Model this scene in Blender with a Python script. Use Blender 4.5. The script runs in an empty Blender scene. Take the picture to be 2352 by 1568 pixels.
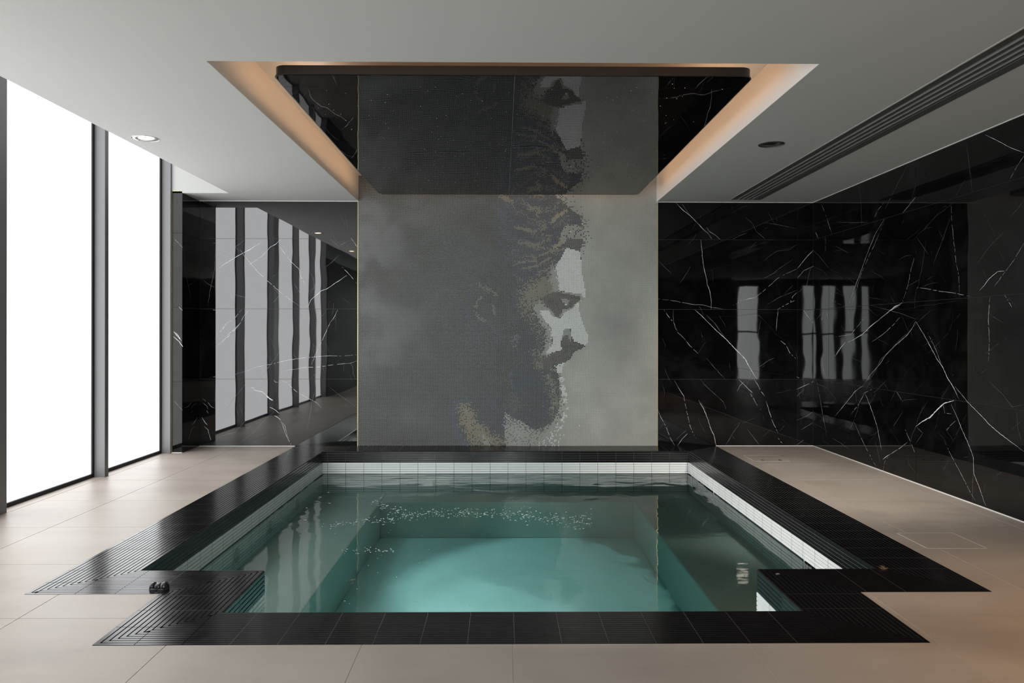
import bpy, bmesh, math, random
import numpy as np
from mathutils import Vector, noise as mnoise
random.seed(7)
rng = np.random.RandomState(11)
SC = bpy.context.scene
COL = SC.collection

# ------------------------------------------------------------------ camera
CAM_H, FPX, YAW, ROLL = 1.29, 1716.0, 18.0/1716.0, 0.001
cd = bpy.data.cameras.new('camera'); cam = bpy.data.objects.new('camera', cd); COL.objects.link(cam)
cd.sensor_width = 36.0; cd.lens = FPX/2352*36.0
cd.shift_x = 5/2352; cd.shift_y = -19/2352
cam.location = (0, 0, CAM_H); cam.rotation_euler = (math.pi/2, -ROLL, -YAW)
cd.clip_start = 0.05; cd.clip_end = 100
SC.camera = cam

# ------------------------------------------------------------------ world, exposure
w = bpy.data.worlds.new('world'); SC.world = w; w.use_nodes = True
w.node_tree.nodes['Background'].inputs[0].default_value = (0.75, 0.86, 1.0, 1)
w.node_tree.nodes['Background'].inputs[1].default_value = 0.5
vs = SC.view_settings
vs.view_transform = 'Standard'; vs.look = 'None'; vs.gamma = 1.0; vs.use_curve_mapping = False
vs.exposure = 0.0
WIN_E = 3.1       # frosted window luminance
REAR_E = 26.0      # windows in the rear wall
SLOT_FILL_E = 0.55      # added glowing panel above the window slot, out of view, brightens the room
COVE_E = 13.0
WARM_W = 165.0

# ------------------------------------------------------------------ measuring helpers (pixel -> point in the room)
_c, _s = math.cos(YAW), math.sin(YAW)
def ray(u, v):
    x = (u-1171.0)/FPX; z = (765.0-v)/FPX
    x, z = x - z*ROLL*-1, z + x*ROLL
    return (x*_c + _s, _c - x*_s, z)
def on_floor(u, v, z=0.0):
    d = ray(u, v); t = (z-CAM_H)/d[2]; return d[0]*t, d[1]*t
def on_y(u, v, Y):
    d = ray(u, v); t = Y/d[1]; return d[0]*t, CAM_H+d[2]*t
def on_x(u, v, X):
    d = ray(u, v); t = X/d[0]; return d[1]*t, CAM_H+d[2]*t

# ------------------------------------------------------------------ node helpers
def mat(name, base=(.5,.5,.5), rough=.5, metal=0.0, ior=1.5, spec=None, emit=None, es=0.0, coat=0.0):
    m = bpy.data.materials.new(name); m.use_nodes = True
    b = m.node_tree.nodes['Principled BSDF']
    b.inputs['Base Color'].default_value = (*base, 1)
    b.inputs['Roughness'].default_value = rough
    b.inputs['Metallic'].default_value = metal
    b.inputs['IOR'].default_value = ior
    if coat: b.inputs['Coat Weight'].default_value = coat; b.inputs['Coat Roughness'].default_value = .03
    if emit: b.inputs['Emission Color'].default_value = (*emit, 1); b.inputs['Emission Strength'].default_value = es
    return m
def N(m, t, **kw):
    n = m.node_tree.nodes.new(t)
    for k, v in kw.items():
        if hasattr(n, k): setattr(n, k, v)
    return n
def L(m, a, b): m.node_tree.links.new(a, b)
def bsdf(m): return m.node_tree.nodes['Principled BSDF']
def noise_node(m, scale, detail=3, rough=.5, vec=None, dist=0.0):
    n = N(m, 'ShaderNodeTexNoise'); n.inputs['Scale'].default_value = scale
    n.inputs['Detail'].default_value = detail; n.inputs['Roughness'].default_value = rough
    n.inputs['Distortion'].default_value = dist
    if vec is None: vec = geo_pos(m)
    L(m, vec, n.inputs['Vector']); return n
def geo_pos(m):
    n = N(m, 'ShaderNodeNewGeometry'); return n.outputs['Position']
def scaled(m, vec, s):
    n = N(m, 'ShaderNodeVectorMath', operation='MULTIPLY'); L(m, vec, n.inputs[0]); n.inputs[1].default_value = s
    return n.outputs[0]
def ramp(m, fac, stops):
    r = N(m, 'ShaderNodeValToRGB'); el = r.color_ramp.elements
    while len(el) < len(stops): el.new(.5)
    for e, (p, c) in zip(el, stops): e.position = p; e.color = (*c, 1)
    L(m, fac, r.inputs[0]); return r
def bump(m, h, strength, dist, target=None):
    b = N(m, 'ShaderNodeBump'); b.inputs['Strength'].default_value = strength; b.inputs['Distance'].default_value = dist
    L(m, h, b.inputs['Height']); L(m, b.outputs[0], target or bsdf(m).inputs['Normal']); return b
def math_n(m, op, a, b=None):
    n = N(m, 'ShaderNodeMath', operation=op)
    for i, x in enumerate((a, b)):
        if x is None: continue
        if isinstance(x, (int, float)): n.inputs[i].default_value = x
        else: L(m, x, n.inputs[i])
    return n.outputs[0]

# ------------------------------------------------------------------ materials
# painted plaster ceiling
m_ceil = mat('ceiling_paint', (.51, .505, .49), .85)
bump(m_ceil, noise_node(m_ceil, 260, 2).outputs[0], .25, .002)
m_cove = mat('cove_paint', (.80, .78, .76), .8)
# beige stone floor tiles
m_floor = mat('floor_stone', (.45,.41,.37), .32)
n1 = noise_node(m_floor, 1.1, 5, .6, dist=.6)
n2 = noise_node(m_floor, 0.8, 6, .65, vec=scaled(m_floor, geo_pos(m_floor), (1.0, 3.0, 1.0)))
n3 = noise_node(m_floor, 90, 2)
mixf = math_n(m_floor, 'ADD', math_n(m_floor, 'MULTIPLY', n1.outputs[0], .5), math_n(m_floor, 'MULTIPLY', n2.outputs[0], .42))
mixf = math_n(m_floor, 'ADD', mixf, math_n(m_floor, 'MULTIPLY', n3.outputs[0], .08))
oi = N(m_floor, 'ShaderNodeObjectInfo')
mixf = math_n(m_floor, 'ADD', mixf, math_n(m_floor, 'MULTIPLY', math_n(m_floor, 'SUBTRACT', oi.outputs['Random'], .5), .05))
r = ramp(m_floor, mixf, [(.36, (.335,.288,.247)), (.5, (.42,.368,.322)), (.62, (.46,.41,.365))])
L(m_floor, r.outputs[0], bsdf(m_floor).inputs['Base Color'])
L(m_floor, math_n(m_floor, 'ADD', math_n(m_floor, 'MULTIPLY', n1.outputs[0], .18), .34), bsdf(m_floor).inputs['Roughness'])
bump(m_floor, n3.outputs[0], .04, .001)
m_grout = mat('floor_grout', (.50,.45,.40), .8)
m_caulk = mat('pale_silicone', (.75,.75,.73), .5)
# polished black marble
def marble(name, tint, veinv, ior=1.55, rough=.02):
    m = mat(name, tint, rough, ior=ior)
    p = geo_pos(m)
    cl = noise_node(m, 3.0, 6, .7, vec=p, dist=.8)
    r = ramp(m, cl.outputs[0], [(.45, tint), (.8, tuple(t*4 for t in tint))]); L(m, r.outputs[0], bsdf(m).inputs['Base Color'])
    wob = noise_node(m, 2.2, 1, vec=p)
    bump(m, wob.outputs[0], .05, .02)
    return m
m_marble = marble('black_marble', (.0030,.0030,.0033), (.07,.07,.07), ior=1.40)
m_marble_left = marble('black_marble_high_polish', (.0035,.0035,.004), (.09,.09,.09), ior=2.05)
m_vein = mat('marble_vein', (.85,.86,.90), .05)
m_vein_soft = mat('marble_vein_soft', (.22,.225,.24), .05)
m_joint = mat('marble_joint', (.055,.053,.05), .5)
m_gold = mat('brass_trim', (.72,.60,.28), .3, metal=.6)
# black ribbed tile
m_rib = mat('black_ribbed_tile', (.007,.0065,.007), .17, ior=1.4)
oi = N(m_rib, 'ShaderNodeObjectInfo')
bn = noise_node(m_rib, 9, 3)
L(m_rib, math_n(m_rib, 'ADD', math_n(m_rib, 'MULTIPLY', bn.outputs[0], .16), .10), bsdf(m_rib).inputs['Roughness'])
m_bed = mat('tile_bed_grout', (.055,.055,.058), .6)
m_bed_black = mat('dark_joint_grout', (.018,.018,.02), .7)
m_whitetile = mat('white_ribbed_tile', (.86,.89,.89), .2)
m_bench = mat('pool_plaster', (.72,.78,.72), .6)
nb = noise_node(m_bench, 3, 4)
r = ramp(m_bench, nb.outputs[0], [(.3, (.66,.74,.68)), (.7, (.76,.82,.77))]); L(m_bench, r.outputs[0], bsdf(m_bench).inputs['Base Color'])
m_bench_shaded = mat('shaded_pool_plaster', (.47,.51,.46), .6)  # same material as the basin floor, darkened to stand in for shade
m_black_matte = mat('black_void', (.004,.004,.004), .8)
m_plastic = mat('black_plastic', (.02,.02,.022), .22)
m_alu = mat('grey_aluminium', (.17,.17,.175), .5, metal=.1)
m_alu_dark = mat('dark_aluminium', (.11,.105,.10), .4, metal=.4)
m_gasket = mat('black_gasket', (.006,.006,.010), .6)
m_vent = mat('vent_grey_metal', (.10,.10,.098), .45, metal=.2)
m_vent_lip = mat('vent_pale_lip', (.62,.62,.60), .4)
m_blackpaint = mat('dark_wall_paint', (.006,.006,.0065), .6, ior=1.06)
# star ceiling gloss
m_star = mat('glossy_black_stretch_ceiling', (.003,.003,.0035), .015, ior=1.42)
nv = noise_node(m_star, 1.5, 2, vec=scaled(m_star, geo_pos(m_star), (1.0, .8, 1.0)))
bump(m_star, nv.outputs[0], .12, .02)
m_rim = mat('black_rim', (.012,.010,.010), .3)
def emitter(name, col, s):
    m = bpy.data.materials.new(name); m.use_nodes = True; nt = m.node_tree; nt.nodes.remove(nt.nodes['Principled BSDF'])
    e = nt.nodes.new('ShaderNodeEmission'); e.inputs[0].default_value = (*col, 1); e.inputs[1].default_value = s
    nt.links.new(e.outputs[0], nt.nodes['Material Output'].inputs[0]); return m
m_glass = emitter('backlit_frosted_glass', (.975,.985,1.0), WIN_E)
m_rear = emitter('rear_daylight_glass', (.95,1.0,.98), REAR_E)
m_slot_fill = emitter('slot_fill_glow', (1.0,.99,.97), SLOT_FILL_E)
m_led = emitter('warm_cove_led', (1.0,.56,.29), COVE_E)
m_starlamp = emitter('star_fibre', (1.0,.90,.75), 1.1)
m_lamp = emitter('warm_lamp', (1.0,.80,.55), 14)
m_silver = mat('silver_bezel', (.45,.45,.44), .35, metal=.5)
m_darkring = mat('dark_recess_ring', (.05,.04,.03), .5)

# ------------------------------------------------------------------ mesh helpers
def link(me, name, m=None, parent=None):
    o = bpy.data.objects.new(name, me); COL.objects.link(o)
    if m is not None and not me.materials: me.materials.append(m)
    if parent is not None: o.parent = parent
    return o
def mesh_of(verts, faces, name='mesh', mats=None, mi=None, smooth=False):
    me = bpy.data.meshes.new(name); me.from_pydata([tuple(v) for v in verts], [], faces)
    for m in (mats or []): me.materials.append(m)
    if mi is not None: me.polygons.foreach_set('material_index', mi)
    if smooth: me.polygons.foreach_set('use_smooth', [True]*len(faces))
    me.update(); return me
class MB:
    def __init__(s): s.v, s.f, s.mi = [], [], []
    def box(s, x0, x1, y0, y1, z0, z1, mi=0):
        x0, x1 = sorted((x0, x1)); y0, y1 = sorted((y0, y1)); z0, z1 = sorted((z0, z1))
        b = len(s.v)
        s.v += [(x0,y0,z0),(x1,y0,z0),(x1,y1,z0),(x0,y1,z0),(x0,y0,z1),(x1,y0,z1),(x1,y1,z1),(x0,y1,z1)]
        for q in ((0,3,2,1),(4,5,6,7),(0,1,5,4),(1,2,6,5),(2,3,7,6),(3,0,4,7)):
            s.f.append(tuple(b+i for i in q)); s.mi.append(mi)
        return s
    def poly(s, pts, mi=0):
        b = len(s.v); s.v += [tuple(p) for p in pts]; s.f.append(tuple(range(b, b+len(pts)))); s.mi.append(mi); return s
    def rings(s, rings, close=True, cap=(True, True), mi=0):
        b = len(s.v); n = len(rings[0])
        for r_ in rings: s.v += [tuple(p) for p in r_]
        for i in range(len(rings)-1):
            for j in range(n if close else n-1):
                k = (j+1) % n
                s.f.append((b+i*n+j, b+i*n+k, b+(i+1)*n+k, b+(i+1)*n+j)); s.mi.append(mi)
        if cap[0]: s.f.append(tuple(b+j for j in range(n))[::-1]); s.mi.append(mi)
        if cap[1]: s.f.append(tuple(b+(len(rings)-1)*n+j for j in range(n))); s.mi.append(mi)
        return s
    def lathe(s, prof, c=(0,0,0), n=32, cap=(False, False), mi=0, axis='z'):
        rr = []
        for (r_, h) in prof:
            ring = []
            for k in range(n):
                a = 2*math.pi*k/n; p = (r_*math.cos(a), r_*math.sin(a), h)
                if axis == 'x': p = (h, p[0], p[1])
                ring.append((c[0]+p[0], c[1]+p[1], c[2]+p[2]))
            rr.append(ring)
        return s.rings(rr, True, cap, mi)
    def tube(s, pts, rad, n=6, mi=0):
        rr = []
        for i, p in enumerate(pts):
            p = Vector(p); q = Vector(pts[min(i+1, len(pts)-1)]); o = Vector(pts[max(i-1, 0)])
            t = (q-o).normalized(); a = t.cross(Vector((0,0,1)))
            if a.length < 1e-4: a = Vector((1,0,0))
            a.normalize(); b = t.cross(a)
            rd = rad[i] if isinstance(rad, (list, tuple)) else rad
            rr.append([p + (a*math.cos(2*math.pi*k/n)+b*math.sin(2*math.pi*k/n))*rd for k in range(n)])
        return s.rings(rr, mi=mi)
    def mesh(s, name, mats, smooth=False): return mesh_of(s.v, s.f, name, mats, s.mi, smooth)
    def obj(s, name, mats, parent=None, smooth=False, bevel=0.0, loc=None):
        if not isinstance(mats, (list, tuple)): mats = [mats]
        o = link(s.mesh(name, mats, smooth), name, None, parent)
        if bevel:
            md = o.modifiers.new('bevel', 'BEVEL'); md.width = bevel; md.segments = 2; md.limit_method = 'ANGLE'
        if loc: o.location = loc
        return o
def empty(name, loc=(0,0,0), parent=None):
    o = bpy.data.objects.new(name, None); COL.objects.link(o); o.location = loc; o.empty_display_size = .1
    if parent: o.parent = parent
    return o
def tag(o, label=None, cat=None, group=None, kind=None):
    if label: o['label'] = label
    if cat: o['category'] = cat
    if group: o['group'] = group
    if kind: o['kind'] = kind
    return o

# ------------------------------------------------------------------ main dimensions
CZ = 2.795                       # ceiling height
YB = 8.547                       # back wall
XR = 3.576                       # right wall
YREAR = -4.0
XG = -3.66                       # frosted glass plane
VX = -2.945                      # left edge of ceiling slab (slot by the windows)
VY = 8.08                        # end of that slot / front of the marble pillar
PX = -3.443                      # right side of pillar
OPX0, OPX1, OPY0 = -1.640, 1.772, 4.155   # opening of the ceiling recess
RZ = 3.085                       # ceiling of the recess
WZ = -.245                       # water level

# ================================================================== STRUCTURE
# ---- floor: bed + single stone tiles
OL = [(-2.357,YB),(-2.357,3.708),(-1.692,3.708),(-1.692,3.10),(1.792,3.10),(1.792,3.712),(2.454,3.712),(2.454,YB)]
IL = [(-1.957,8.168),(-1.957,4.073),(-1.29,4.073),(-1.29,3.459),(1.399,3.459),(1.399,4.077),(2.051,4.077),(2.051,8.168)]
def in_outer(x, y):
    return (-2.357 < x < 2.454 and y > 3.71) or (-1.692 < x < 1.792 and y > 3.10)
floor_bed = MB()
FX = sorted([XG, VX, -2.357, -1.692, 1.792, 2.454, XR, 7.0]); FY = sorted([YREAR, 3.10, 3.71, YB+.15])
for i in range(len(FX)-1):
    for j in range(len(FY)-1):
        cx, cy = (FX[i]+FX[i+1])/2, (FY[j]+FY[j+1])/2
        if in_outer(cx, cy): continue
        floor_bed.box(FX[i], FX[i+1], FY[j], FY[j+1], -.12, -.0014)
floor = tag(floor_bed.obj('floor', m_grout), kind='structure')
rowsY = [3.395+.795*k for k in range(-10, 8)]
rowsY = [y for y in rowsY if y > YREAR] ; rowsY = [YREAR]+rowsY
colsL = [XG+.115, -2.992, -2.183, -1.386, -.578]
colsR = [-.578, .045, 1.025, 1.823, 2.622, 3.437, XR-.004]
G = .0019
HATCH = [(2.553,2.915,7.53,7.875),(2.557,2.920,4.46,4.81)]
def clip_rects(x0, x1, y0, y1, holes):
    rs = [(x0,x1,y0,y1)]
    for (a,b,c,d) in holes:
        out = []
        for (x0,x1,y0,y1) in rs:
            if b <= x0 or a >= x1 or d <= y0 or c >= y1: out.append((x0,x1,y0,y1)); continue
            if y0 < c: out.append((x0,x1,y0,c))
            if y1 > d: out.append((x0,x1,d,y1))
            m0, m1 = max(y0,c), min(y1,d)
            if x0 < a: out.append((x0,a,m0,m1))
            if x1 > b: out.append((b,x1,m0,m1))
        rs = out
    return rs
holes_pool = [(-2.357,2.454,3.71,9.0),(-1.692,1.792,3.10,9.0)]
cols = colsL + colsR[1:]
for j in range(len(rowsY)):
    y0 = rowsY[j]; y1 = rowsY[j+1] if j+1 < len(rowsY) else YB
    y1 = min(y1, YB-.003)
    if y1-y0 < .02: continue
    for i in range(len(cols)-1):
        x0, x1 = cols[i], cols[i+1]
        hs = holes_pool + [(a-.004,b+.004,c-.004,d+.004) for (a,b,c,d) in HATCH]
        if y0 > 7.9: hs = hs + [(-4, PX+.002, VY-.002, 9)]
        rc = clip_rects(x0+G, x1-G, y0+G, y1-G, hs)
        rc = [q for q in rc if q[1]-q[0] > .004 and q[3]-q[2] > .004]
        if not rc: continue
        mb = MB()
        for q in rc: mb.box(q[0], q[1], q[2], q[3], -.0058, 0)
        mb.obj('stone_tile', m_floor, floor)
# narrow stone strip in front of the windows
for (a, b) in ((-1.0,1.65),(1.65,3.30),(3.30,4.83),(4.83,6.70),(6.70,VY-.01)):
    MB().box(XG+.0, XG+.115-.004, a+.002, b-.002, -.0058, 0).obj('edge_strip', m_floor, floor)

# ---- ceiling with its recess, vent slot and lamp holes
ceil = MB()
VSX0, VSX1, VSY0, VSY1 = 2.560, 2.905, .4, 8.385
LAMPS_L = [(-2.765,5.82),(-2.765,3.30)]
LAMPS_R = [(2.145,5.93)]
LR = .103
hl = [(OPX0,OPX1,OPY0,YB+.2),(VSX0,VSX1,VSY0,VSY1),(-3.9,VX,YREAR,VY)]
lamp_rects = [(x-.15,x+.15,y-.15,y+.15) for (x,y) in LAMPS_L+LAMPS_R]
for q in clip_rects(XG, XR, YREAR, YB, hl+lamp_rects): ceil.box(q[0], q[1], q[2], q[3], CZ, CZ+.10)
for (x, y) in LAMPS_L+LAMPS_R:          # square plate with a round hole
    n = 48
    for k in range(n):
        a0, a1 = 2*math.pi*k/n, 2*math.pi*(k+1)/n
        def sq(a):
            c_, s_ = math.cos(a), math.sin(a); t = .15/max(abs(c_), abs(s_)); return (x+c_*t, y+s_*t)
        p0, p1 = sq(a0), sq(a1)
        q0 = (x+LR*math.cos(a0), y+LR*math.sin(a0)); q1 = (x+LR*math.cos(a1), y+LR*math.sin(a1))
        ceil.poly([(*q0,CZ),(*p0,CZ),(*p1,CZ),(*q1,CZ)][::-1])
        ceil.poly([(*q0,CZ),(*q1,CZ),(*q1,CZ+.1),(*q0,CZ+.1)])
ceiling = tag(ceil.obj('ceiling', m_ceil), kind='structure')
cv = MB()
cv.box(OPX0-.05, OPX0+.002, OPY0-.05, YB-.003, CZ+.0008, RZ+.05)
cv.box(OPX1-.002, OPX1+.05, OPY0-.05, YB-.003, CZ+.0008, RZ+.05)
cv.box(OPX0, OPX1, OPY0-.05, OPY0+.002, CZ+.0008, RZ+.05)
cv.box(OPX0, OPX1, OPY0, YB, RZ, RZ+.05)
cv.obj('light_cove', m_cove, ceiling)
# slot above the windows: end wall, slab edge, added unseen fill emitter on top
sl = MB()
sl.box(XG-.05, PX, VY-.003, VY+.1, CZ+.026, 3.75); sl.box(PX, VX+.06, VY-.003, VY+.1, CZ+.0005, 3.75)
sl.box(VX, VX+.06, YREAR, VY-.003, CZ+.1, 3.75)
sl.obj('window_slot', mat('white_plaster', (.42,.42,.405), .8), ceiling)
MB().box(XG, VX, 1.9, VY, 3.75, 3.80).obj('slot_fill_light', m_slot_fill, ceiling)
# thin pale silicone lines where walls meet floor and ceiling
t1 = MB()
t1.box(XR-.010, XR-.001, 1.0, YB-.002, 0.0, .006)
t1.box(2.456, XR-.001, YB-.012, YB-.001, 0.0, .006)
t1.box(PX, -2.36, YB-.012, YB-.001, 0.0, .006)
t1.box(XG+.11, PX+.002, VY-.012, VY-.001, 0.0, .006)
tag(t1.obj('trim_1', m_caulk), kind='structure')
t2 = MB()
t2.box(OPX1, XR-.001, YB-.010, YB-.001, CZ-.006, CZ)
t2.box(PX, OPX0, YB-.010, YB-.001, CZ-.006, CZ)
t2.box(XR-.010, XR-.001, 1.0, YB-.010, CZ-.006, CZ)
tag(t2.obj('trim_2', m_caulk), kind='structure')

# ---- marble clad walls: backing + single slabs
ZJ = [0.0, .765, 1.565, 2.365, CZ]
g2 = .0016
def slabs_y(parent, xs, Y, zs=ZJ, mt=None):      # slabs facing the camera
    for i in range(len(xs)-1):
        for k in range(len(zs)-1):
            MB().box(xs[i]+g2, xs[i+1]-g2, Y, Y+.018, zs[k]+g2, zs[k+1]-g2).obj('marble_slab', mt or m_marble, parent)
def slabs_x(parent, ys, X, side, zs=ZJ):
    for i in range(len(ys)-1):
        for k in range(len(zs)-1):
            MB().box(X, X+.018*side, ys[i]+g2, ys[i+1]-g2, zs[k]+g2, zs[k+1]-g2).obj('marble_slab', m_marble, parent)
wall_back = tag(MB().box(XG-.2, XR+.2, YB+.006, YB+.2, -.9, RZ+.1).obj('wall_back', m_joint), kind='structure')
xa = on_y(495, 700, YB)[0]; xm0 = on_y(822, 700, YB)[0]; xm1 = on_y(1510, 700, YB)[0]; xb = on_y(1832, 700, YB)[0]
slabs_y(wall_back, [PX, xa, xm0-.006], YB, mt=m_marble_left)
slabs_y(wall_back, [xm1+.006, xb, XR], YB)
wall_right = tag(MB().box(XR+.006, XR+.2, YREAR, YB+.2, -.1, CZ+.1).obj('wall_right', m_joint), kind='structure')
y1_ = on_x(1917, 700, XR)[0]; y2_ = on_x(2104, 700, XR)[0]
ys = [y2_-1.6*k for k in range(6, 0, -1)]
slabs_x(wall_right, [YREAR]+ys+[y2_, y1_, YB-.001], XR, 1)
# pillar at the left end
pil = tag(MB().box(XG+.11, PX-.019, VY+.019, YB, -.02, CZ+.018).obj('wall_left_pillar', m_joint), kind='structure')
for k in range(4):
    z1 = ZJ[k+1] if k < 3 else CZ+.02
    MB().box(XG+.11, PX, VY, VY+.018, ZJ[k]+g2, z1-g2).obj('marble_slab', m_marble, pil)
    MB().box(PX-.018, PX, VY+.019, YB-.001, ZJ[k]+g2, min(z1, CZ)-g2).obj('marble_slab', m_marble, pil)
gt = MB(); gt.box(XG+.105, XG+.110, VY-.004, VY+.01, 0, CZ+.024); gt.box(XG+.105, PX, VY-.004, VY+.01, CZ+.020, CZ+.024)
gt.obj('brass_edge', m_gold, pil)
# left wall behind the windows' run, and rear wall
wl = tag(MB().box(XG-.1, XG+.10, YREAR, 1.90, -.02, CZ+.8).obj('wall_left', m_joint), kind='structure')
MB().box(XG+.10, XG+.118, YREAR, 1.895, 0, CZ).obj('dark_lining', m_blackpaint, wl)
wr = MB()
rear_w = [(-3.30,-3.05),(-2.86,-2.55),(-2.32,-1.95),(-1.72,-1.38),(-.12,.46)]
xs_ = [XG-.1]
for a, b in rear_w: xs_ += [a, b]
xs_ += [XR]
for i in range(0, len(xs_)-1, 2): wr.box(xs_[i], xs_[i+1], YREAR-.1, YREAR, 0, CZ+.1)
for a, b in rear_w: wr.box(a, b, YREAR-.1, YREAR, 2.62, CZ+.1)
tag(wr.obj('wall_rear', m_blackpaint), kind='structure')
for i, (a, b) in enumerate(rear_w):
    nm = 'window_%d' % (i+7) if i < 4 else 'door_1'
    d = tag(MB().box(a, b, YREAR-.07, YREAR-.05, 0, 2.62).obj(nm, m_rear), kind='structure')
    MB().box(a, b, YREAR-.05, YREAR-.03, 1.28, 1.33).obj('transom', m_alu_dark, d)

# ---- frosted windows with aluminium mullions
def win_y(u): return on_x(u, 700, XG+.105)[0]
Y_A = win_y(16); Y_B0, Y_B1 = win_y(241), win_y(249.5)
HM = 3.75
def mullion(y0, y1, name='mullion', parent=None, dark=False):
    mb = MB()
    mb.box(XG+.0, XG+.105, y0, y1, 0.0, HM)
    o = mb.obj(name, m_alu, parent, bevel=.002)
    MB().box(XG+.1052, XG+.1068, y0+.012, y0+.018, 0, CZ+.3).obj('groove', m_alu_dark, o)
    return o
panes = [(Y_B1, VY-.03), (Y_A, Y_B0), (4.01,5.15), (2.87,3.95), (1.97,2.81)]
mulls = [(VY-.03, VY-.006), (Y_B0, Y_B1), (5.15, Y_A), (3.95,4.01), (2.81,2.87), (1.90,1.97)]
for i, (a, b) in enumerate(panes):
    wn = empty('window_%d' % (i+1), (XG, a, 0)); tag(wn, kind='structure')
    def P(o):
        o.location = (-XG, -a, 0); o.parent = wn; return o
    P(MB().box(XG-.012, XG, a+.01, b-.0, .035, HM).obj('glass_pane', m_glass))
    fr = MB(); fr.box(XG-.012, XG+.012, b-.034, b, .0, HM); fr.box(XG-.012, XG+.012, a, a+.012, .0, HM)
    fr.box(XG-.012, XG+.012, a+.012, b-.022, .0, .032)
    P(fr.obj('gasket', m_gasket))
    y0, y1 = mulls[i]
    P(mullion(y0, y1))
wn = empty('window_6', (XG, 1.90, 0)); tag(wn, kind='structure')
o = mullion(*mulls[5]); o.parent = wn; o.location = (-XG, -1.90, 0)
wall_out = tag(MB().box(XG-.12, XG-.02, 1.9, YB, -.02, HM+.1).obj('wall_left_backing', m_alu_dark), kind='structure')

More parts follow.
